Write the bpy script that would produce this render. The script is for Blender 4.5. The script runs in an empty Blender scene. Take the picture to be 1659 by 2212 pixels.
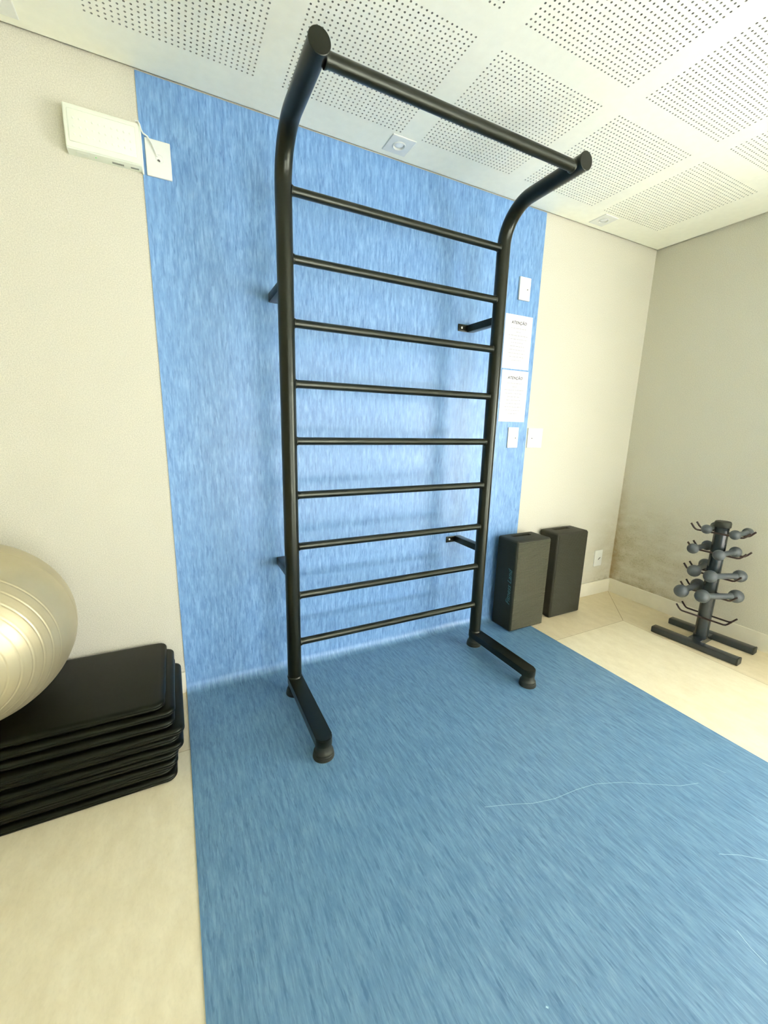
import bpy, bmesh, math, random
from math import pi, sin, cos, radians
from mathutils import Vector, Matrix
random.seed(7)
scene = bpy.context.scene
COL = scene.collection
H = 2.493          # ceiling height
VX0, VX1 = -3.1016, -1.0561   # blue vinyl strip
RX0, RY0 = -6.0, -4.7         # far left wall, wall behind the camera

# ------------------------------------------------------------------ camera
cam_d = bpy.data.cameras.new('camera'); cam = bpy.data.objects.new('camera', cam_d); COL.objects.link(cam)
yaw, pitch, roll = -.4707, -.2098, .0244
fwd = Vector((-sin(yaw)*cos(pitch), cos(yaw)*cos(pitch), sin(pitch)))
r0 = Vector((cos(yaw), sin(yaw), 0)); u0 = r0.cross(fwd)
rt = r0*cos(roll) + u0*sin(roll); up = -r0*sin(roll) + u0*cos(roll)
mw = Matrix((rt, up, -fwd)).transposed().to_4x4(); mw.translation = Vector((-3.0732, -1.9894, 1.2804))
cam.matrix_world = mw
cam_d.sensor_fit = 'HORIZONTAL'; cam_d.sensor_width = 36.0; cam_d.lens = 36*891.2/1659
cam_d.clip_start = .01
scene.camera = cam

# ------------------------------------------------------------------ light and exposure
world = bpy.data.worlds.new('sky'); scene.world = world; world.use_nodes = True
bgn = world.node_tree.nodes['Background']; bgn.inputs[0].default_value = (.93, .97, 1, 1); bgn.inputs[1].default_value = 1.5
def area(name, loc, rot, sx, sy, power, col):
    d = bpy.data.lights.new(name, 'AREA'); d.shape = 'RECTANGLE'; d.size = sx; d.size_y = sy
    d.energy = power; d.color = col
    o = bpy.data.objects.new(name, d); COL.objects.link(o); o.location = loc; o.rotation_euler = rot; return o
# daylight entering through the glazed doors behind the camera and the window in the right-hand wall
area('daylight_front', (-1.35, RY0-.14, 1.5), (radians(90), 0, 0), 2.3, 1.3, 50, (1, .98, .93))
area('daylight_side', (.16, -2.6, 1.3), (radians(90), 0, radians(90)), 1.5, 1.0, 112, (1, .98, .93))
# uplights added outside to brighten the ceiling, standing in for sunlit paving
area('uplight_fill_side', (.45, -2.9, .25), (radians(128), 0, radians(90)), 2.2, .6, 80, (1, .99, .94))
area('uplight_fill_front', (-1.35, RY0-.5, .25), (radians(128), 0, 0), 2.2, .6, 110, (1, .99, .94))
scene.view_settings.view_transform = 'Standard'; scene.view_settings.look = 'None'
scene.view_settings.exposure = 0.1; scene.view_settings.gamma = 1.0
scene.view_settings.use_curve_mapping = False
try:
    scene.cycles.max_bounces = 12; scene.cycles.diffuse_bounces = 8; scene.cycles.glossy_bounces = 5
except Exception: pass

# ------------------------------------------------------------------ materials
class NT:
    def __init__(s, name):
        s.m = bpy.data.materials.new(name); s.m.use_nodes = True; s.t = s.m.node_tree; s.n = s.t.nodes; s.l = s.t.links
        s.b = s.n['Principled BSDF']
    def node(s, ty, **kw):
        n = s.n.new(ty)
        for k, v in kw.items(): setattr(n, k, v)
        return n
    def val(s, sock, v):
        if hasattr(v, 'is_linked') or hasattr(v, 'links'): s.l.new(v, sock)
        else: sock.default_value = v
    def math(s, op, a, b=0.0, c=None):
        n = s.node('ShaderNodeMath', operation=op); s.val(n.inputs[0], a); s.val(n.inputs[1], b)
        if c is not None: s.val(n.inputs[2], c)
        return n.outputs[0]
    def noise(s, vec, scale, detail=4, rough=.55, vscale=None):
        if vscale is not None:
            mp = s.node('ShaderNodeMapping'); mp.inputs['Scale'].default_value = vscale; s.l.new(vec, mp.inputs[0]); vec = mp.outputs[0]
        n = s.node('ShaderNodeTexNoise'); n.inputs['Scale'].default_value = scale; n.inputs['Detail'].default_value = detail
        n.inputs['Roughness'].default_value = rough; s.l.new(vec, n.inputs['Vector']); return n.outputs[0]
    def ramp(s, fac, stops):
        n = s.node('ShaderNodeValToRGB'); e = n.color_ramp.elements
        while len(e) < len(stops): e.new(.5)
        for el, (p, c) in zip(e, stops): el.position = p; el.color = c if len(c) == 4 else (*c, 1)
        s.l.new(fac, n.inputs[0]); return n.outputs[0]
    def mix(s, fac, a, b):
        n = s.node('ShaderNodeMix', data_type='RGBA'); s.val(n.inputs[0], fac)
        s.val(n.inputs[6], a if not isinstance(a, tuple) else (*a[:3], 1)); s.val(n.inputs[7], b if not isinstance(b, tuple) else (*b[:3], 1))
        return n.outputs[2]
    def obj(s): return s.node('ShaderNodeTexCoord').outputs['Object']
    def bump(s, h, strength=.2, dist=.002):
        n = s.node('ShaderNodeBump'); n.inputs['Strength'].default_value = strength; n.inputs['Distance'].default_value = dist
        s.l.new(h, n.inputs['Height']); s.l.new(n.outputs[0], s.b.inputs['Normal'])
    def set(s, col=None, rough=None, metal=None, spec=None):
        if col is not None: s.val(s.b.inputs['Base Color'], col if not isinstance(col, tuple) else (*col[:3], 1))
        if rough is not None: s.val(s.b.inputs['Roughness'], rough)
        if metal is not None: s.b.inputs['Metallic'].default_value = metal
        if spec is not None: s.b.inputs['Specular IOR Level'].default_value = spec
        return s.m
def simple(name, col, rough=.5, metal=0., var=.06, nscale=40, bump=.0, spec=.5):
    t = NT(name); o = t.obj(); f = t.noise(o, nscale)
    lo = tuple(c*(1-var) for c in col); hi = tuple(min(1, c*(1+var)) for c in col)
    m = t.set(t.ramp(f, [(.3, lo), (.7, hi)]), rough, metal, spec)
    if bump: t.bump(t.noise(o, nscale*4, 3), bump, .001)
    return m

def wall_mat(name, stain):
    t = NT(name); o = t.obj()
    fine = t.noise(o, 260, 3, .6); big = t.noise(o, 1.6, 3)
    c = t.mix(t.ramp(fine, [(.3, (0,0,0)), (.7, (1,1,1))]), (.48, .47, .385), (.67, .65, .54))
    c = t.mix(t.math('MULTIPLY', t.ramp(big, [(.35, (0,0,0)), (.75, (1,1,1))]), .25), c, (.56, .54, .43))
    if stain:
        sep = t.node('ShaderNodeSeparateXYZ'); t.l.new(o, sep.inputs[0]); X, Y, Z = sep.outputs
        d = t.math('SUBTRACT', 0., Y if stain == 'right' else X)          # distance from the corner along this wall
        # mould patch: fades away from the corner and upward
        a = t.node('ShaderNodeMapRange'); t.l.new(d, a.inputs[0]); a.inputs[1].default_value = .0; a.inputs[2].default_value = .95 if stain == 'right' else .4; a.inputs[3].default_value = 1; a.inputs[4].default_value = 0
        b = t.node('ShaderNodeMapRange'); t.l.new(Z, b.inputs[0]); b.inputs[1].default_value = .35; b.inputs[2].default_value = .85; b.inputs[3].default_value = 1; b.inputs[4].default_value = 0
        mott = t.noise(o, 5, 8, .68, (1, 1, 2.3))
        m1 = t.math('MULTIPLY', t.math('MULTIPLY', a.outputs[0], b.outputs[0]), t.ramp(mott, [(.36, (0,0,0)), (.62, (1,1,1))]))
        c = t.mix(t.math('MULTIPLY', m1, .75 if stain == 'right' else .45), c, (.36, .30, .15))
        speck = t.noise(o, 90, 4, .7)
        m2 = t.math('MULTIPLY', m1, t.ramp(speck, [(.52, (0,0,0)), (.62, (1,1,1))]))
        c = t.mix(t.math('MULTIPLY', m2, .5 if stain == 'right' else .25), c, (.18, .15, .09))
        # brown tide line in the corner
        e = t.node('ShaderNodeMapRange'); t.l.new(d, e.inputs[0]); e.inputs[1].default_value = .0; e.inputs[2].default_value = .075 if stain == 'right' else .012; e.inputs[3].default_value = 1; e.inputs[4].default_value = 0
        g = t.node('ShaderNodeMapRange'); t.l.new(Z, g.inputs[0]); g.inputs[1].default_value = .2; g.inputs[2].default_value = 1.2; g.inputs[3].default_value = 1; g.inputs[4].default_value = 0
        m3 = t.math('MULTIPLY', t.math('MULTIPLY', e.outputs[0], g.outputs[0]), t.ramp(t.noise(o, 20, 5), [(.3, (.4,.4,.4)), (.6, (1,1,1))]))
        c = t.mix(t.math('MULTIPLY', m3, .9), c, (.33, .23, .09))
        # damp line just above the baseboard
        q = t.node('ShaderNodeMapRange'); t.l.new(Z, q.inputs[0]); q.inputs[1].default_value = .11; q.inputs[2].default_value = .15; q.inputs[3].default_value = 1; q.inputs[4].default_value = 0
        m4 = t.math('MULTIPLY', t.math('MULTIPLY', q.outputs[0], a.outputs[0]), t.ramp(t.noise(o, 14, 5), [(.4, (0,0,0)), (.6, (1,1,1))]))
        c = t.mix(t.math('MULTIPLY', m4, .8), c, (.22, .17, .06))
    m = t.set(c, .85, 0, .25); t.bump(fine, .45, .0015)
    return m
M = {}
M['wall'] = wall_mat('textured_beige_plaster', None)
M['wall_back'] = wall_mat('textured_beige_plaster_back', 'back')
M['wall_right'] = wall_mat('textured_beige_plaster_stained', 'right')

def floor_mat(name, tint):
    t = NT(name); o = t.obj()
    g = t.noise(o, 7, 8, .7, (2.6, 1.2, 1.2)); g2 = t.noise(o, 70, 3, .6, (1.8, .9, 1))
    lo = tuple(a*b for a, b in zip((.645, .58, .405), tint)); hi = tuple(a*b for a, b in zip((.74, .68, .50), tint))
    c = t.mix(t.ramp(g, [(.32, (0,0,0)), (.68, (1,1,1))]), lo, hi)
    c = t.mix(t.math('MULTIPLY', t.ramp(g2, [(.5, (0,0,0)), (.75, (1,1,1))]), .2), c, tuple(x*.8 for x in lo))
    m = t.set(c, .42, 0, .4); t.bump(g2, .05, .001); return m
M['tile'] = floor_mat('beige_floor_tile', (1, 1, 1))
M['tile_border'] = floor_mat('beige_floor_tile_border', (.90, .86, .80))
M['grout'] = simple('grout', (.30, .24, .14), .9)
M['baseboard'] = simple('baseboard_tile', (.72, .69, .56), .45, 0, .05, 9)
M['ceiling'] = simple('white_gypsum', (.92, .925, .80), .8, 0, .02, 30, spec=.2)
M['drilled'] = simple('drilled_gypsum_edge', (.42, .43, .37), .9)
M['fleece'] = simple('dark_acoustic_fleece', (.13, .14, .12), .95)

def vinyl_mat():
    t = NT('blue_streaked_vinyl'); uv = t.node('ShaderNodeTexCoord').outputs['UV']
    o = t.obj()
    n1 = t.noise(uv, 1, 5, .58, (75, 9, 1)); n2 = t.noise(uv, 1, 3, .55, (200, 24, 1)); n3 = t.noise(uv, 1.6, 3); n4 = t.noise(uv, 1, 3, .6, (95, 13, 3.3))
    c = t.ramp(n1, [(.32, (.080, .190, .385)), (.45, (.120, .250, .465)), (.57, (.155, .305, .530)), (.70, (.215, .375, .610))])
    c = t.mix(t.math('MULTIPLY', t.ramp(n2, [(.53, (0,0,0)), (.66, (1,1,1))]), .38), c, (.29, .45, .68))
    c = t.mix(t.math('MULTIPLY', t.ramp(n2, [(.34, (1,1,1)), (.43, (0,0,0))]), .5), c, (.055, .155, .36))
    c = t.mix(t.math('MULTIPLY', t.ramp(n4, [(.33, (1,1,1)), (.43, (0,0,0))]), .75), c, (.050, .140, .32))
    c = t.mix(t.math('MULTIPLY', t.ramp(n3, [(.35, (0,0,0)), (.7, (1,1,1))]), .2), c, (.11, .25, .45))
    # floor length: reflected ceiling light painted into its colour as greyer, greener blue
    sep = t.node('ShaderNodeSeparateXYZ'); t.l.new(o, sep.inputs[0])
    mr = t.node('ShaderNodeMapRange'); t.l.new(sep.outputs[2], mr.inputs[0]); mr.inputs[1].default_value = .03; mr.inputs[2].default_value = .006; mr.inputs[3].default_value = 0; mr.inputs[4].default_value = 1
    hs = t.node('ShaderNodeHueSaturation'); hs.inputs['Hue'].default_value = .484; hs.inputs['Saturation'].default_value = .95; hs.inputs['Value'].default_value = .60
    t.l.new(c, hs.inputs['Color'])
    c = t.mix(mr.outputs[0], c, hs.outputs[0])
    m = t.set(c, .40, 0, .5); t.bump(n2, .05, .0006); return m
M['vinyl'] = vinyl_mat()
M['scratch'] = simple('pale_scratch', (.34, .49, .57), .7)
M['black'] = simple('black_powder_coat', (.0030, .0036, .0016), .30, 0, .12, 300, .05, .36)
M['black'].node_tree.nodes['Principled BSDF'].inputs['Specular Tint'].default_value = (.88, .95, .78, 1)
M['rubber'] = simple('black_rubber', (.014, .015, .012), .55, 0, .1, 80, .05)
M['matcover'] = simple('black_vinyl_mat_cover', (.0015, .0020, .0005), .38, 0, .15, 30, .05, .18)
M['foam'] = simple('black_foam', (.010, .010, .006), .7, 0, .15, 200, .3)
M['tread'] = simple('worn_foam_tread', (.042, .041, .024), .75, 0, .15, 200, .2)
M['tread2'] = simple('worn_brownish_tread', (.027, .025, .016), .72, 0, .15, 200, .2)
M['foam2'] = simple('brownish_black_foam', (.022, .019, .013), .66, 0, .15, 200, .25)
M['ball'] = simple('pearl_champagne_vinyl', (.43, .38, .235), .38, .5, .04, 12)
M['plate'] = simple('white_plastic', (.76, .78, .73), .4, 0, .01)
M['plate_dark'] = simple('grey_recess', (.10, .10, .09), .8)
M['lamp'] = simple('ivory_plastic', (.74, .78, .66), .45, 0, .01)
M['lens'] = simple('ivory_lens', (.80, .84, .72), .25, 0, .01)
M['led'] = simple('unlit_led', (.74, .78, .67), .3, 0, .02)
M['lampdark'] = simple('grey_switch_slot', (.22, .24, .20), .6)
M['green'] = simple('green_pilot', (.25, .85, .25), .4)
M['dl'] = simple('downlight_grey', (.78, .80, .75), .5, 0, .02)
M['bulb'] = simple('frosted_bulb', (.88, .90, .88), .25, 0, .01)
M['paper'] = simple('white_paper', (.78, .78, .76), .7, 0, .01)
M['ink'] = simple('black_ink', (.03, .03, .04), .8)
M['inkgrey'] = simple('grey_ink', (.33, .33, .35), .8)
M['steel'] = simple('bright_screw', (.85, .87, .85), .25, .6)
M['rack'] = simple('black_enamel', (.018, .025, .026), .22, 0, .1, 60, .0, .6)
M['rod'] = simple('dark_brown_rod', (.040, .022, .018), .4, .2)
M['iron'] = simple('grey_vinyl_dumbbell', (.060, .072, .075), .50, 0, .12, 90, .05)
M['teal'] = simple('teal_print', (.06, .15, .155), .6)
M['alu'] = simple('white_door_frame', (.78, .80, .78), .4)
gt = NT('window_glass'); gt.set((1, 1, 1), .02); gt.b.inputs['Transmission Weight'].default_value = 1; gt.b.inputs['IOR'].default_value = 1.05
M['glass'] = gt.m
M['ground'] = simple('outside_paving', (.5, .48, .42), .9)

for k_ in ('rubber', 'foam', 'foam2', 'tread', 'tread2', 'matcover'):
    M[k_].node_tree.nodes['Principled BSDF'].inputs['Specular Tint'].default_value = (.85, .92, .74, 1)

# ------------------------------------------------------------------ mesh helpers
def mkobj(name, bm, mat, parent=None, smooth=True, mats=None):
    me = bpy.data.meshes.new(name); bm.normal_update(); bm.to_mesh(me); bm.free()
    for m in (mats or [mat]): me.materials.append(m)
    if smooth:
        me.polygons.foreach_set('use_smooth', [True]*len(me.polygons))
        try: me.set_sharp_from_angle(angle=radians(38))
        except Exception: pass
    o = bpy.data.objects.new(name, me); COL.objects.link(o)
    if parent is not None: o.parent = parent
    return o
def empty(name, loc=(0, 0, 0), rz=0):
    o = bpy.data.objects.new(name, None); COL.objects.link(o); o.location = loc; o.rotation_euler = (0, 0, rz); o.empty_display_size = .05; return o
def tag(o, label=None, cat=None, group=None, kind=None):
    for k, v in (('label', label), ('category', cat), ('group', group), ('kind', kind)):
        if v: o[k] = v
    return o
def box(bm, x0, x1, y0, y1, z0, z1, bevel=0, seg=2, mat=0):
    r = bmesh.ops.create_cube(bm, size=1); vs = r['verts']
    for v in vs: v.co = Vector((x0+(v.co.x+.5)*(x1-x0), y0+(v.co.y+.5)*(y1-y0), z0+(v.co.z+.5)*(z1-z0)))
    fs = set(f for v in vs for f in v.link_faces)
    for f in fs: f.material_index = mat
    if bevel:
        es = list(set(e for v in vs for e in v.link_edges))
        bmesh.ops.bevel(bm, geom=es, offset=bevel, segments=seg, profile=.5, affect='EDGES')
def quad(bm, pts, mat=0):
    f = bm.faces.new([bm.verts.new(p) for p in pts]); f.material_index = mat; return f
def tube(bm, path, rads, n=20, caps=True):
    """sweep a circle along a list of points; rads is a number or one radius per point"""
    P = [Vector(p) for p in path]; rr = rads if isinstance(rads, (list, tuple)) else [rads]*len(P)
    rings = []; prev = None
    for i, p in enumerate(P):
        t = (P[min(i+1, len(P)-1)]-P[max(i-1, 0)]).normalized()
        if prev is None:
            a = Vector((0, 0, 1)) if abs(t.z) < .9 else Vector((1, 0, 0)); u = t.cross(a).normalized()
        else:
            u = (prev - t*prev.dot(t)).normalized()
        prev = u; w = t.cross(u)
        rings.append([bm.verts.new(p+(u*cos(2*pi*k/n)+w*sin(2*pi*k/n))*rr[i]) for k in range(n)])
    for a, b in zip(rings, rings[1:]):
        for k in range(n): bm.faces.new((a[k], a[(k+1) % n], b[(k+1) % n], b[k]))
    if caps:
        bm.faces.new(rings[0][::-1]); bm.faces.new(rings[-1])
    bmesh.ops.recalc_face_normals(bm, faces=bm.faces)
def lathe(bm, prof, origin=(0, 0, 0), axis=(0, 0, 1), n=32, caps=True):
    """prof: list of (radius, distance along axis)"""
    A = Vector(axis).normalized(); O = Vector(origin)
    a = Vector((0, 0, 1)) if abs(A.z) < .9 else Vector((1, 0, 0)); u = A.cross(a).normalized(); w = A.cross(u)
    rings = []
    for r, h in prof:
        if r < 1e-6: rings.append([bm.verts.new(O+A*h)])
        else: rings.append([bm.verts.new(O+A*h+(u*cos(2*pi*k/n)+w*sin(2*pi*k/n))*r) for k in range(n)])
    for p, q in zip(rings, rings[1:]):
        for k in range(n):
            vs = [p[k % len(p)], p[(k+1) % len(p)], q[(k+1) % len(q)], q[k % len(q)]]
            vs = list(dict.fromkeys(vs))
            if len(vs) > 2: bm.faces.new(vs)
    if caps:
        if len(rings[0]) > 1: bm.faces.new(rings[0][::-1])
        if len(rings[-1]) > 1: bm.faces.new(rings[-1])
    bmesh.ops.recalc_face_normals(bm, faces=bm.faces)
def part(name, fn, mat, parent, smooth=True):
    bm = bmesh.new(); fn(bm); return mkobj(name, bm, mat, parent, smooth)
def struct(name, fn, mat, mats=None, smooth=False):
    bm = bmesh.new(); fn(bm); o = mkobj(name, bm, mat, None, smooth, mats); o['kind'] = 'structure'; return o
def text_part(name, s, size, mat, parent, matrix, shear=0., spacing=1., extrude=.0004, bold=0.):
    cu = bpy.data.curves.new(name, 'FONT'); cu.body = s; cu.size = size; cu.shear = shear; cu.space_character = spacing
    cu.align_x = 'CENTER'; cu.align_y = 'CENTER'; cu.extrude = extrude; cu.offset = bold
    to = bpy.data.objects.new(name+'_tmp', cu); COL.objects.link(to)
    dg = bpy.context.evaluated_depsgraph_get(); me = bpy.data.meshes.new_from_object(to.evaluated_get(dg))
    bpy.data.objects.remove(to); me.transform(matrix); me.materials.clear(); me.materials.append(mat); me.name = name
    o = bpy.data.objects.new(name, me); COL.objects.link(o); o.parent = parent; return o

# ------------------------------------------------------------------ room shell
T = .14; TOP = H+.06
struct('wall_back', lambda b: box(b, RX0-T, T, 0, T, 0, TOP), M['wall_back'])
struct('wall_left', lambda b: box(b, RX0-T, RX0, RY0, 0, 0, TOP), M['wall'])
WY0, WY1 = -4.3, -1.65          # window opening of the right wall
def right_wall(b):
    box(b, 0, T, WY1, 0, 0, TOP); box(b, 0, T, RY0, WY0, 0, TOP)
    box(b, 0, T, WY0, WY1, 0, .04); box(b, 0, T, WY0, WY1, 2.38, TOP)
struct('wall_right', right_wall, M['wall_right'])
FX0, FX1 = -2.6, -.1           # glazed door opening of the wall behind the camera
def front_wall(b):
    y0, y1 = RY0-T, RY0
    box(b, RX0-T, FX0, y0, y1, 0, TOP); box(b, FX1, T, y0, y1, 0, TOP); box(b, FX0, FX1, y0, y1, 2.38, TOP)
struct('wall_front', front_wall, M['wall'])
def frame_y(b):
    y = RY0-.07
    for x in (FX0+.02, (FX0+FX1)/2, FX1-.02): box(b, x-.02, x+.02, y-.02, y+.02, 0, 2.38, .003)
    for z in (.02, 2.36): box(b, FX0, FX1, y-.02, y+.02, z-.02, z+.02, .003)
d1 = struct('door_1', frame_y, M['alu'])
part('door_glass', lambda b: box(b, FX0+.03, FX1-.03, RY0-.073, RY0-.067, .04, 2.34), M['glass'], d1, False)
def frame_x(b):
    x = .07
    for y in (WY0+.02, (WY0+WY1)/2, WY1-.02): box(b, x-.02, x+.02, y-.02, y+.02, .04, 2.38, .003)
    for z in (.06, 2.36): box(b, x-.02, x+.02, WY0, WY1, z-.02, z+.02, .003)
w1 = struct('window_1', frame_x, M['alu'])
part('window_pane', lambda b: box(b, .067, .073, WY0+.03, WY1-.03, .08, 2.34), M['glass'], w1, False)

# floor: main field, back strip and right strip meet in a mitre in the corner, grout in the gaps
def floor_fn(b):
    g = .0011; D = .402
    quad(b, [(RX0, RY0, 0), (-D-g, RY0, 0), (-D-g, -D-g, 0), (RX0, -D-g, 0)], 0)
    quad(b, [(RX0, -D+g, 0), (-D-g*1.4, -D+g, 0), (-g*1.4, 0, 0), (RX0, 0, 0)], 1)
    quad(b, [(-D+g, RY0, 0), (0, RY0, 0), (0, -g*1.4, 0), (-D+g, -D-g*1.4, 0)], 1)
    box(b, RX0-T, T, RY0-T, T, -.12, -.0012, mat=2)
struct('floor', floor_fn, None, [M['tile'], M['tile_border'], M['grout']])
# baseboards
struct('baseboard_back', lambda b: (box(b, VX1+.001, -.0005, -.012, 0, 0, .1090, .0015, 1), box(b, RX0, VX0-.001, -.012, 0, 0, .1090, .0015, 1)), M['baseboard'])
struct('baseboard_right', lambda b: box(b, -.012, 0, WY1, -.0125, 0, .1090, .0015, 1), M['baseboard'])

# ceiling: perforated gypsum board, every hole is cut through to dark fleece
def ceiling():
    V = []; F = []; MI = []
    def addq(x0, x1, y0, y1, z=H, m=0):
        if x1-x0 < 1e-6 or y1-y0 < 1e-6: return
        i = len(V); V.extend([(x0, y0, z), (x0, y1, z), (x1, y1, z), (x1, y0, z)]); F.append((i, i+1, i+2, i+3)); MI.append(m)
    p = .49725/27; r = .0037; P = .6055
    cols = sorted([(-.302-P*k-.49725-p/2, -.302-P*k+p/2) for k in range(7)])
    rows = sorted([(-.180-P*j-.49725-p/2, -.180-P*j+p/2) for j in range(4)])
    G = .011
    dl = [(-.70, -.103), (-2.083, -.103), (-3.466, -.103)]
    s = .040
    holes = [(x-s, x+s, y-s, y+s) for x, y in dl]
    # band nearest the wall, with cut-outs for the downlights
    y1 = -G; yb = rows[-1][1]
    cuts = sorted(holes); x = RX0
    for (a, c, d, e) in cuts:
        addq(x, a, yb, y1); addq(a, c, yb, d); addq(a, c, e, y1); x = c
    addq(x, -G, yb, y1)
    addq(RX0, -G, RY0, rows[0][0])
    for i, (ra, rb) in enumerate(rows):
        if i+1 < len(rows): addq(RX0, -G, rb, rows[i+1][0])
        x = RX0
        for (ca, cb) in cols: addq(x, ca, ra, rb); x = cb
        addq(x, -G, ra, rb)
    ang = [radians(22.5+45*k) for k in range(8)]
    oc = [(r*cos(a), r*sin(a)) for a in ang]
    for (ra, rb) in rows:
        for (ca, cb) in cols:
            for i in range(28):
                for j in range(28):
                    cx = ca+(i+.5)*p; cy = ra+(j+.5)*p; h = p/2; k = len(V)
                    V.extend([(cx+h, cy+h, H), (cx-h, cy+h, H), (cx-h, cy-h, H), (cx+h, cy-h, H)])
                    V.extend([(cx+a, cy+b, H) for a, b in oc]); V.extend([(cx+a, cy+b, H+.012) for a, b in oc])
                    o = k+4; q = k+12
                    # corner triangles and side trapezoids (normals down)
                    F.extend([(k, o+1, o), (k+1, o+3, o+2), (k+2, o+5, o+4), (k+3, o+7, o+6),
                              (k, k+1, o+2, o+1), (k+1, k+2, o+4, o+3), (k+2, k+3, o+6, o+5), (k+3, k, o, o+7)])
                    MI.extend([0]*8)
                    for e in range(8):
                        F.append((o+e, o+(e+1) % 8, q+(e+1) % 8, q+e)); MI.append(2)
    # fleece and closing slab above
    i = len(V); V.extend([(RX0, RY0, H+.012), (RX0, 0, H+.012), (0, 0, H+.012), (0, RY0, H+.012)]); F.append((i, i+1, i+2, i+3)); MI.append(1)
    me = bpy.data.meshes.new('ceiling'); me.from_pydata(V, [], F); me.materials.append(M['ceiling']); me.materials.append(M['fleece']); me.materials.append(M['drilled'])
    me.polygons.foreach_set('material_index', MI); me.update()
    o = bpy.data.objects.new('ceiling', me); COL.objects.link(o); o['kind'] = 'structure'
    # board edge seen in the shadow gap
    struct('trim_1', lambda b: (box(b, RX0, -.011, -.0125, -.011, H, H+.012), box(b, -.0125, -.011, RY0, -.0125, H, H+.012)), M['ceiling'])
    return dl
DL = ceiling()
struct('trim_2', lambda b: box(b, RX0-T, T, RY0-T, T, TOP, TOP+.08), M['wall'])

# ------------------------------------------------------------------ blue vinyl sheet: one length down the wall, coved, out over the floor
def vinyl():
    t = .003; R = .045; prof = [(-t, H-.001)]
    for k in range(1, 12): prof.append((-t, (H-.001)+(R+t-(H-.001))*k/12))
    for k in range(11):
        a = pi/2*k/10; prof.append((-t-R+R*cos(a), t+R-R*sin(a)))
    for k in range(1, 25): prof.append((-t-R-(4.62-R)*k/24, t))
    bm = bmesh.new(); uvl = bm.loops.layers.uv.new('UVMap'); s = 0; L = [0]
    for a, b in zip(prof, prof[1:]): s += math.dist(a, b); L.append(s)
    A = [bm.verts.new((VX0, y, z)) for y, z in prof]; B = [bm.verts.new((VX1, y, z)) for y, z in prof]
    for i in range(len(prof)-1):
        f = bm.faces.new((A[i], A[i+1], B[i+1], B[i]))
        for lp, (u, v) in zip(f.loops, ((0, L[i]), (0, L[i+1]), (VX1-VX0, L[i+1]), (VX1-VX0, L[i]))): lp[uvl].uv = (u, v)
    # rim thickness down to the wall and floor
    def back(y, z):
        if z > R+t: return (0, z)
        if y < -R-t: return (y, 0)
        return (y, z) if False else ((y+t*.7 if y+t*.7 < 0 else 0), max(0, z-t*.7))
    for X, S in ((VX0, A), (VX1, B)):
        C = [bm.verts.new((X, *back(y, z))) for y, z in prof]
        for i in range(len(prof)-1):
            f = bm.faces.new((S[i], S[i+1], C[i+1], C[i])); 
            for lp in f.loops: lp[uvl].uv = (0, L[i])
    bmesh.ops.recalc_face_normals(bm, faces=bm.faces)
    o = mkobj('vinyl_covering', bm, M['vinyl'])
    tag(o, 'blue streaked vinyl strip down the wall and across the floor under the ladder', 'floor covering')
    main = [(-2.209, -1.109), (-2.12, -1.14), (-2.048, -1.17), (-1.963, -1.19), (-1.859, -1.198), (-1.777, -1.211), (-1.676, -1.25), (-1.59, -1.30), (-1.498, -1.352), (-1.422, -1.375)]
    lines = [main, [(-1.657, -1.549), (-1.603, -1.578), (-1.543, -1.625)], [(-1.845, -1.677), (-1.857, -1.71), (-1.863, -1.746)], [(-1.302, -1.328), (-1.272, -1.395)], [(-2.415, -1.561), (-2.411, -1.565)]]
    for ln in lines:
        hw = .0006 if ln is not lines[-1] else .0018
        def scr(b):
            prev = None
            for i, c in enumerate(ln):
                d = Vector(ln[min(i+1, len(ln)-1)])-Vector(ln[max(i-1, 0)]); n = Vector((-d.y, d.x)).normalized()*hw
                cur = (b.verts.new((c[0]-n.x, c[1]-n.y, .0031)), b.verts.new((c[0]+n.x, c[1]+n.y, .0031)))
                if prev: b.faces.new((prev[0], cur[0], cur[1], prev[1]))
                prev = cur
        sc = part('scratch', scr, M['scratch'], o, False); sc['label'] = 'thin pale scratch on the vinyl floor'
vinyl()
ZF = .003      # top of the vinyl

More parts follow.
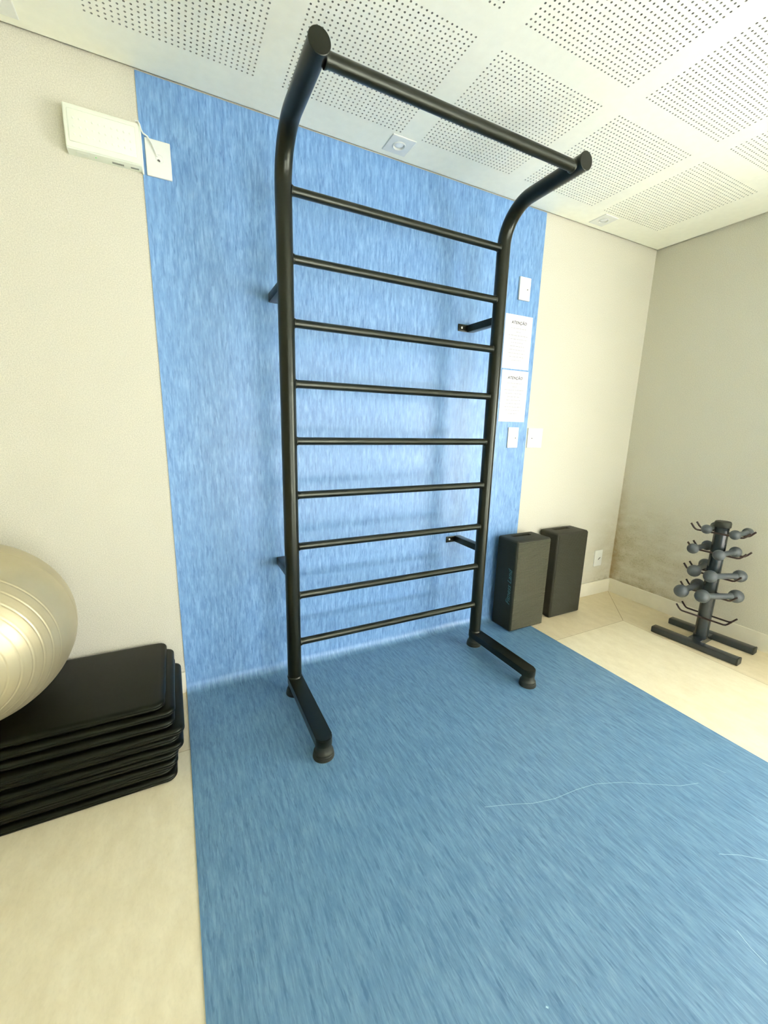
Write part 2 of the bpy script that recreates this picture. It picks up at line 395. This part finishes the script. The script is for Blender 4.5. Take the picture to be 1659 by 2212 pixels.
# ------------------------------------------------------------------ ladder frame
def ladder():
    root = empty('ladder_frame', (-2.094, -.44, ZF))
    tag(root, 'tall black steel ladder frame with nine rungs and pull-up bar on blue wall', 'wall bars')
    off = Vector((2.094, .44, -ZF))
    def P(name, fn, mat=M['black'], smooth=True, parent=None):
        bm = bmesh.new(); fn(bm)
        bmesh.ops.translate(bm, verts=bm.verts, vec=off); return mkobj(name, bm, mat, parent or root, smooth)
    r = .0322; xl, xr = -2.6355, -1.5535; y = -.2298
    for X, sg in ((xl, 1), (xr, -1)):
        path = [(X, y, .0935)] + [(X, y, .3+.35*k) for k in range(6)]
        for k in range(0, 15):
            a = pi/2*k/14; path.append((X, y-.16+.16*cos(a), 2.145+.16*sin(a)))
        path += [(X, -.50, 2.305), (X, -.666, 2.305)]
        P('post', lambda b: tube(b, path, r, 32, True))
        P('end_cap', lambda b: lathe(b, [(r*.9, 0), (r+.0012, .0005), (r+.0012, .004), (r*.985, .0055), (0, .0058)], (X, -.666, 2.305), (0, -1, 0), 36))
        # base arm: flat oval bar from under the post to the front foot
        def arm(b, X=X):
            hw = .0335; pts = []
            for k in range(13):
                a = pi*k/12; pts.append((X+hw*cos(a), y+.002+hw*sin(a)))
            for k in range(13):
                a = pi+pi*k/12; pts.append((X+hw*cos(a), -.6577+hw*sin(a)))
            lo = [b.verts.new((px, py, .058)) for px, py in pts]; hi = [b.verts.new((px, py, .0935)) for px, py in pts]
            n = len(pts)
            b.faces.new(hi); b.faces.new(lo[::-1])
            for k in range(n): b.faces.new((lo[k], lo[(k+1) % n], hi[(k+1) % n], hi[k]))
            es = [e for e in b.edges if abs(e.verts[0].co.z-e.verts[1].co.z) < 1e-6]
            bmesh.ops.bevel(b, geom=es, offset=.003, segments=2, affect='EDGES')
        P('base_arm', arm)
        P('weld_collar', lambda b: lathe(b, [(r, .093), (r+.003, .0935), (r+.0015, .097), (r, .099)], (X, y, 0), (0, 0, 1), 32, False))
        for fy in (y, -.6577):
            prof = [(.0315, .0585), (.0315, .040), (.0325, .034), (.0345, .0295), (.0370, .0265), (.0378, .0262), (.0386, .0235), (.0382, .0222), (.0364, .0214), (.0366, .0198),
                    (.0392, .0192), (.0402, .0165), (.0398, .0152), (.0380, .0144), (.0382, .0128), (.0406, .0122), (.0415, .0095), (.0411, .0082), (.0393, .0074), (.0395, .0058), (.0418, .0052), (.0424, .0025), (.0416, 0), (0, 0)]
            ft = P('foot', lambda b: lathe(b, [(a, h*1.0+ZF if h else ZF) for a, h in prof], (X, fy, 0), (0, 0, 1), 36), M['rubber'])
        # wall brackets: flat bar to the wall with a drilled tab turned inward
        for z in (1.808, .603):
            br = P('wall_bracket', lambda b: (box(b, X-.0215, X+.0215, y+.02, -.0045, z-.0185, z+.0185, .003, 2),
                                               box(b, min(X, X+sg*.083), max(X, X+sg*.083), -.0085, -.0034, z-.0185, z+.0185, .002, 2)))
            P('screw', lambda b: lathe(b, [(.0062, 0), (.0062, .0015), (.004, .0032), (0, .0034)], (X+sg*.060, -.0085, z), (0, -1, 0), 20), M['steel'], parent=br)
            b_ = br.parent
    # rungs with weld fillets at both ends
    x0, x1 = xl+.028, xr-.028; L = x1-x0; rr = .0168
    for i in range(9):
        z = .2647+.234*i
        P('rung', lambda b: lathe(b, [(rr+.004, 0), (rr+.004, .003), (rr+.0025, .006), (rr, .010), (rr, L/2), (rr, L-.010), (rr+.0025, L-.006), (rr+.004, L-.003), (rr+.004, L)], (x0, y, z), (1, 0, 0), 28))
    rb = .0200
    P('pull_up_bar', lambda b: lathe(b, [(rb+.004, 0), (rb+.004, .004), (rb+.002, .008), (rb, .012), (rb, L-.012), (rb+.002, L-.008), (rb+.004, L-.004), (rb+.004, L)], (x0, -.632, 2.297), (1, 0, 0), 32))
ladder()

# ------------------------------------------------------------------ exercise mats
def mat_mesh(b, w, d, t, rc=.035):
    """padded mat: rounded plan outline, bulging welted edge"""
    def outline(inset):
        pts = []; rcc = max(.004, rc-inset)
        for (cx, cy, a0) in ((w/2, d/2, 0), (-w/2, d/2, 90), (-w/2, -d/2, 180), (w/2, -d/2, 270)):
            ox = cx-math.copysign(rc, cx); oy = cy-math.copysign(rc, cy)
            for k in range(9):
                a = radians(a0+90*k/8); pts.append((ox+rcc*cos(a), oy+rcc*sin(a)))
        return pts
    lv = [(.016, .0), (.009, .0008), (.0045, .003), (.0015, .0065), (.0, .011), (.0005, .0125), (.0022, t*.5), (.0005, t*.5+.0018), (.0, t*.5+.0035), (.0014, t-.0065), (.0042, t-.003), (.009, t-.0008), (.017, t)]
    rings = [[b.verts.new((x, y, z)) for x, y in outline(i)] for i, z in lv]; n = len(rings[0])
    for p, q in zip(rings, rings[1:]):
        for k in range(n): b.faces.new((p[k], p[(k+1) % n], q[(k+1) % n], q[k]))
    b.faces.new(rings[0][::-1]); b.faces.new(rings[-1])
    bmesh.ops.recalc_face_normals(b, faces=b.faces)
TH = .029
spec = [(-3.148, -.545, .3), (-3.156, -.534, -.3), (-3.143, -.552, .5), (-3.136, -.538, -.4), (-3.120, -.545, .4),
        (-3.128, -.530, -.6), (-3.114, -.543, .6), (-3.140, -.520, -.5), (-3.139, -.507, .3), (-3.168, -.490, -.2)]
NM = len(spec)
where = ['lowest black exercise mat of the stack, lying on the beige floor', 'black exercise mat, second from the bottom of the stack', 'black exercise mat, third from the bottom of the stack',
         'black exercise mat, fourth from the bottom of the stack', 'black exercise mat, fifth from the bottom of the stack', 'black exercise mat with a jutting right end, fifth from the top of the stack',
         'black exercise mat, fourth from the top of the stack', 'black exercise mat, third from the top of the stack', 'black exercise mat directly under the topmost one',
         'topmost black exercise mat, the one the silver ball rests on']
proto = None
for i, (rx, fy, ang) in enumerate(spec):
    w, d = 1.0, .475
    if proto is None:
        bm = bmesh.new(); mat_mesh(bm, w, d, TH-.0004); o = proto = mkobj('exercise_mat', bm, M['matcover'])
    else:
        o = proto.copy(); COL.objects.link(o)
    o.location = (rx-w/2, fy+d/2, i*TH); o.rotation_euler = (0, 0, radians(ang))
    tag(o, where[i], 'exercise mat', 'black exercise mats stacked by the left wall')

# ------------------------------------------------------------------ gym ball
def ball():
    R = .30; prof = []
    grooves = [radians(a) for k in range(9) for a in (14+6.3*k, 180-14-6.3*k)]
    N = 720
    for i in range(N+1):
        th = pi*i/N; dr = 0
        for g in grooves:
            q = (th-g)/radians(.42); dr -= .0006*math.exp(-q*q)
            q = (th-g-radians(.9))/radians(.6); dr += .0003*math.exp(-q*q)
        q = (th-pi/2)/radians(.5); dr += .0008*math.exp(-q*q)
        rr = R+dr; prof.append((rr*sin(th) if 0 < i < N else 0, rr*cos(th)))
    bm = bmesh.new(); lathe(bm, prof, (0, 0, 0), (.05, -.994, -.09), 96)
    o = mkobj('exercise_ball', bm, M['ball']); o.location = (-3.725, -.3105, NM*TH+.2985)
    tag(o, 'large silver exercise ball resting on the stack of black mats', 'exercise ball')
    pl = bmesh.new(); lathe(pl, [(.010, 0), (.011, .0015), (.004, .003), (0, .003)], Vector((.05, -.994, -.09)).normalized()*.299, (.05, -.994, -.09), 20)
    mkobj('plug', pl, M['ball'], o)
ball()

# ------------------------------------------------------------------ step blocks
def step_block(name, x0, x1, y0, y1, z0, h, nribs, mat, label, text=False):
    root = empty(name, ((x0+x1)/2, (y0+y1)/2, z0)); tag(root, label, 'step block', 'black foam step blocks standing on end')
    w, d = x1-x0, y1-y0
    bm = bmesh.new(); box(bm, -w/2, w/2, -d/2+.002, d/2, 0, h, .014, 4)
    body = mkobj('body', bm, mat, root)
    # recessed hand slot in the top end
    cb = bmesh.new(); box(cb, -.076-.003, .076-.003, .012, .045, h-.045, h+.02, .006, 2)
    cut = mkobj('cut', cb, mat, root); md = body.modifiers.new('b', 'BOOLEAN'); md.object = cut; md.operation = 'DIFFERENCE'; md.solver = 'EXACT'
    bpy.context.view_layer.update(); dg = bpy.context.evaluated_depsgraph_get()
    me = bpy.data.meshes.new_from_object(body.evaluated_get(dg)); me.set_sharp_from_angle(angle=radians(30)); body.modifiers.clear(); body.data = me; bpy.data.objects.remove(cut)
    # ribbed tread, part of the same moulding but its own pad
    def ribs(b):
        hw = w/2-.010; z_lo, z_hi = .010, h-.010; n = nribs*4; pr = []
        for k in range(n+1):
            z = z_lo+(z_hi-z_lo)*k/n; a = 2*pi*k/4; pr.append((z, -d/2-.0026*(.5-.5*cos(a)) + .0008))
        L = [b.verts.new((-hw, y, z)) for z, y in pr]; Rr = [b.verts.new((hw, y, z)) for z, y in pr]
        L2 = [b.verts.new((-hw, -d/2+.004, z)) for z, y in pr]; R2 = [b.verts.new((hw, -d/2+.004, z)) for z, y in pr]
        for k in range(n):
            b.faces.new((L[k], Rr[k], Rr[k+1], L[k+1])); b.faces.new((L2[k], L[k], L[k+1], L2[k+1])); b.faces.new((Rr[k], R2[k], R2[k+1], Rr[k+1]))
        b.faces.new((L[0], L2[0], R2[0], Rr[0])); b.faces.new((L[-1], Rr[-1], R2[-1], L2[-1]))
    part('ribbed_tread', ribs, M['tread'] if text else M['tread2'], root, True)
    if text:
        mtx = Matrix.Translation((-w/2-.0003, -.048, .29)) @ Matrix(((0, 0, -1, 0), (0, -1, 0, 0), (1, 0, 0, 0), (0, 0, 0, 1))).to_4x4()
        # text x -> +z, text y -> -y? keep right-handed: x->z, y->+y*(-1)
        tx = text_part('printed_name', 'Fitness Land', .046, M['teal'], root, Matrix.Translation((-w/2-.0003, -.048, .290)) @ Matrix(((0, 0, -1, 0), (0, 1, 0, 0), (1, 0, 0, 0), (0, 0, 0, 1))), .35)
        tx['label'] = 'small teal lettering reading Fitness Land on the side of the block'
    return root
step_block('step_block', -1.252, -.964, -.211, -.036, ZF, .597, 60, M['foam'], 'black foam step block nearer the ladder, standing on end half on the blue vinyl', True)
step_block('step_block', -.855, -.560, -.172, -.0135, 0, .600, 96, M['foam2'], 'brownish black foam step block nearer the room corner, standing on end against the beige wall')

# ------------------------------------------------------------------ dumbbell rack and dumbbells
def rack():
    root = empty('dumbbell_rack', (-.225, -.785, 0), radians(5)); tag(root, 'small black dumbbell tree rack on two floor bars by the right wall', 'dumbbell rack')
    for sx in (-.115, .115):
        part('base_bar', lambda b: box(b, sx-.0275, sx+.0275, -.232, .222, 0, .040, .007, 2), M['rack'], root)
        part('bar_cap', lambda b: box(b, sx-.0285, sx+.0285, -.237, -.226, -.0, .041, .005, 2), M['rubber'], root)
    part('cross_bar', lambda b: box(b, -.09, .09, -.035, .035, .002, .038, .003, 1), M['rack'], root)
    part('pole', lambda b: lathe(b, [(.039, .036), (.039, .05), (.0355, .052), (.0355, .75)], (0, 0, 0), (0, 0, 1), 24), M['rack'], root)
    part('pole_cap', lambda b: lathe(b, [(.0385, .735), (.041, .738), (.041, .762), (.037, .770), (0, .771)], (0, 0, 0), (0, 0, 1), 28), M['rubber'], root)
    for z in (.17, .322, .443, .580, .700):
        for sx in (-.0375, .0375):
            part('hook_rod', lambda b: tube(b, [(sx, -.145, z+.034), (sx, -.128, z+.012), (sx, -.118, z+.003), (sx, -.108, z), (sx, .0, z), (sx, .108, z), (sx, .118, z+.003), (sx, .128, z+.012), (sx, .145, z+.034)], .0052, 10), M['rod'], root)
rack()
def dumbbell(A, B, rs, rh, label):
    A = Vector(A); B = Vector(B); c = (A+B)/2; L = (B-A).length; ang = math.atan2(B.y-A.y, B.x-A.x)
    root = empty('dumbbell', c, ang); tag(root, label, 'dumbbell', 'grey dumbbells on the rack')
    part('handle', lambda b: lathe(b, [(rh*1.5, 0), (rh, rs*.55), (rh*1.05, (L-1.2*rs)/2), (rh, L-1.2*rs-rs*.55), (rh*1.5, L-1.2*rs)], (-(L-1.2*rs)/2, 0, 0), (1, 0, 0), 20), M['iron'], root)
    for s in (-1, 1):
        def head(b):
            pr = [(rs*sin(pi*k/18) if 0 < k < 18 else 0, -rs*cos(pi*k/18)) for k in range(19)]
            lathe(b, pr, (s*L/2, 0, 0), (s, 0, 0), 28)
        part('head', head, M['iron'], root)
dz = .0183
dumbbell((-.380, -.820, .342), (-.192, -.904, .342), .0385, .0168, 'largest grey dumbbell on the camera side of the rack, lowest loaded hooks')
dumbbell((-.351, -.828, .463), (-.180, -.897, .463), .0355, .0162, 'grey dumbbell on the camera side of the rack, one tier above the lowest loaded hooks')
dumbbell((-.362, -.853, .600), (-.190, -.857, .600), .0305, .0145, 'grey dumbbell on the camera side of the rack, one tier below the top')
dumbbell((-.292, -.880, .718), (-.150, -.880, .718), .0275, .0130, 'smallest grey dumbbell on the camera side of the rack, top tier')
dumbbell((-.410, -.722, .342), (-.200, -.706, .342), .0385, .0168, 'largest grey dumbbell on the corner side of the rack, lowest loaded hooks')
dumbbell((-.335, -.734, .463), (-.125, -.692, .463), .0355, .0162, 'grey dumbbell on the corner side of the rack, one tier above the lowest loaded hooks')
dumbbell((-.355, -.716, .600), (-.190, -.712, .600), .0305, .0145, 'grey dumbbell on the corner side of the rack, one tier below the top')
dumbbell((-.292, -.738, .718), (-.150, -.718, .718), .0275, .0130, 'smallest grey dumbbell on the corner side of the rack, top tier')

# ------------------------------------------------------------------ ceiling downlights
labs = ['square white recessed downlight above the ladder frame', 'square white recessed downlight near the right-hand room corner', 'square white recessed downlight at the far left edge of the ceiling']
for (x, y), lab in zip([DL[1], DL[0], DL[2]], labs):
    root = empty('recessed_downlight', (x, y, H)); tag(root, lab, 'ceiling light', 'square downlights along the back wall')
    def frame(b):
        s, q = .057, .030; zt, zb = 0, -.004; n = 32
        out = []; inn = []
        for k in range(n):
            a = 2*pi*k/n; m = max(abs(cos(a)), abs(sin(a)))
            out.append((s*cos(a)/m, s*sin(a)/m)); inn.append((q*cos(a), q*sin(a)))
        R0 = [b.verts.new((*p, zt)) for p in out]; R1 = [b.verts.new((*p, zb+.001)) for p in out]
        R2 = [b.verts.new((p[0]*.96, p[1]*.96, zb)) for p in out]; R3 = [b.verts.new((*p, zb)) for p in inn]; R4 = [b.verts.new((p[0]*.97, p[1]*.97, .03)) for p in inn]
        for p_, q_ in ((R0, R1), (R1, R2), (R2, R3), (R3, R4)):
            for k in range(n): b.faces.new((p_[k], p_[(k+1) % n], q_[(k+1) % n], q_[k]))
        bmesh.ops.recalc_face_normals(b, faces=b.faces)
    part('frame', frame, M['dl'], root, False)
    part('ring', lambda b: lathe(b, [(.0295, .0015), (.0295, -.0055), (.0265, -.007), (.0245, -.0055), (.0245, .004)], (0, 0, 0), (0, 0, 1), 32, False), M['plate'], root)
    part('bulb', lambda b: lathe(b, [(.0235, .02), (.0235, .004), (.020, -.0005), (.012, -.003), (0, -.004)], (0, 0, 0), (0, 0, 1), 28, False), M['bulb'], root)

# ------------------------------------------------------------------ emergency light with its plate
def emergency():
    x0, x1 = -3.325, -3.103; root = empty('emergency_light', ((x0+x1)/2, 0, 2.17)); tag(root, 'ivory emergency light box on the beige wall at upper left', 'emergency light')
    hx = (x1-x0)/2
    # profile (y,z) extruded along x
    prof = [(0, .141), (-.030, .141), (-.043, .136), (-.047, .124), (-.047, .014), (-.043, .006), (-.036, .003), (0, .003)]
    def body(b):
        A = [b.verts.new((-hx, y, z)) for y, z in prof]; B = [b.verts.new((hx, y, z)) for y, z in prof]; n = len(prof)
        b.faces.new(A[::-1]); b.faces.new(B)
        for k in range(n): b.faces.new((A[k], A[(k+1) % n], B[(k+1) % n], B[k]))
        bmesh.ops.recalc_face_normals(b, faces=b.faces)
        es = [e for e in b.edges if max(v.co.y for v in e.verts) < -.001]
        bmesh.ops.bevel(b, geom=es, offset=.003, segments=2, affect='EDGES')
    part('housing', body, M['lamp'], root)
    part('lens', lambda b: box(b, -hx+.012, hx-.012, -.0495, -.046, .024, .120, .003, 2), M['lens'], root)
    for r_ in range(3):
        for c in range(10):
            part('led', lambda b: lathe(b, [(.0042, 0), (.0042, .0008), (.002, .0016), (0, .0018)], (-hx+.028+c*.0184, -.0493, .046+r_*.024), (0, -1, 0), 12), M['led'], root)
    # underside details
    def under(x, w, y0, y1):
        return lambda b: box(b, x, x+w, y0, y1, .0018, .0034)
    part('switch_slot', under(.018, .036, -.024, -.015), M['lampdark'], root, False)
    part('label_strip', under(-.085, .035, -.030, -.010), M['led'], root, False)
    part('vent_slot', under(.075, .026, -.022, -.014), M['lampdark'], root, False)
    part('pilot_light', lambda b: lathe(b, [(.002, 0), (.002, .0016), (0, .002)], (-.030, -.024, .0032), (0, 0, -1), 10), M['green'], root)
    part('side_clip', lambda b: box(b, hx-.001, hx+.006, -.014, 0, -.004, .152, .002, 1), M['lamp'], root)
emergency()
def plate(name, x0, x1, z0, z1, d, label, cat, hole=(.5, .5), hr=.004, crescent=False, parts=None):
    root = empty(name, ((x0+x1)/2, 0, (z0+z1)/2)); y = -ZF if x0 < VX1 else 0; root.location.y = y
    tag(root, label, cat, 'white wall plates')
    w, h = x1-x0, z1-z0
    part('cover_plate', lambda b: box(b, -w/2, w/2, -d, 0, -h/2, h/2, .0025, 3), M['plate'], root)
    hx, hz = -w/2+hole[0]*w, h/2-hole[1]*h
    part('outlet_hole', lambda b: lathe(b, [(hr, 0), (hr, .0006), (hr*.6, .0008), (0, .0008)], (hx, -d, hz), (0, -1, 0), 20), M['plate_dark'], root)
    if parts: parts(root, w, h, d)
    return root
def ring(root, w, h, d):
    part('bezel', lambda b: lathe(b, [(.014, 0), (.014, .0012), (.012, .002), (.012, .0004)], (.004, -d, .002), (0, -1, 0), 28, False), M['plate'], root)
plate('blank_plate', -3.088, -3.004, 2.166, 2.288, .008, 'white wall plate at upper left with the emergency light cord entering it', 'wall plate', (.5, .55), .005, parts=ring)
plate('wall_plate', -1.226, -1.142, 2.006, 2.129, .012, 'white wall plate on the blue vinyl above the two notices', 'wall plate', (.72, .52), .004)
plate('wall_plate', -1.215, -1.131, 1.154, 1.280, .008, 'narrow white wall plate on the blue vinyl below the two notices', 'wall plate', (.72, .52), .004)
plate('wall_plate', -1.046, -.918, 1.153, 1.278, .008, 'square white wall plate on the beige wall just right of the blue vinyl', 'wall plate', (.28, .52), .004)
def sock(root, w, h, d):
    part('socket_slot', lambda b: tube(b, [(-.002, -d-.0006, -.012), (.008, -d-.0006, -.004), (.020, -d-.0006, .004)], .0022, 8), M['plate_dark'], root)
plate('wall_socket', -.226, -.140, .236, .364, .009, 'white socket plate low on the back wall near the room corner', 'socket', (.6, .5), .003, parts=sock)
# cord from the emergency light into the plate
bm = bmesh.new(); tube(bm, [(-3.112, -.010, 2.330), (-3.104, -.012, 2.330), (-3.100, -.014, 2.322), (-3.096, -.014, 2.305), (-3.090, -.012, 2.296), (-3.078, -.016, 2.289), (-3.066, -.019, 2.270), (-3.056, -.017, 2.248), (-3.050, -.013, 2.233)], .0028, 10)
tag(mkobj('power_cord', bm, M['plate']), 'thin white cord between the emergency light and its wall plate', 'cord')

# ------------------------------------------------------------------ notices
def notice(x0, z1, h, label, seed):
    w = .212; root = empty('notice_sheet', (x0+w/2, -ZF, z1-h/2)); tag(root, label, 'notice', 'ATENÇÃO notices on the blue vinyl')
    part('sheet', lambda b: box(b, -w/2, w/2, -.0022, 0, -h/2, h/2, .0006, 1), M['paper'], root)
    mt = Matrix(((1, 0, 0, 0), (0, 0, -1, 0), (0, 1, 0, 0), (0, 0, 0, 1)))
    text_part('heading', 'ATENÇÃO', .0225, M['ink'], root, Matrix.Translation((0, -.0024, h/2-.043)) @ mt, .2, 1.15, bold=.00035)
    rnd = random.Random(seed)
    widths = [.115, .035, .150, .140, .100, .115, .120, .130, .110, .070]
    def lines(b):
        for i, lw in enumerate(widths):
            z = h/2-.074-i*.0198; x = -lw/2
            while x < lw/2-.004:
                wl = min(rnd.uniform(.006, .022), lw/2-x); 
                # word made of short upright strokes
                k = x
                while k < x+wl:
                    hh = rnd.uniform(.0022, .0034); box(b, k, k+.0014, -.0026, -.0021, z-hh, z+hh); k += .0036
                box(b, x, x+wl, -.0025, -.0021, z-.0005, z+.0006)
                x += wl+.0055
    t = part('small_print', lines, M['inkgrey'], root, False)
notice(-1.3045, 1.925, .3015, 'upper white ATENÇÃO notice beside the ladder frame', 3)
notice(-1.2995, 1.615, .3015, 'lower white ATENÇÃO notice beside the ladder frame', 4)
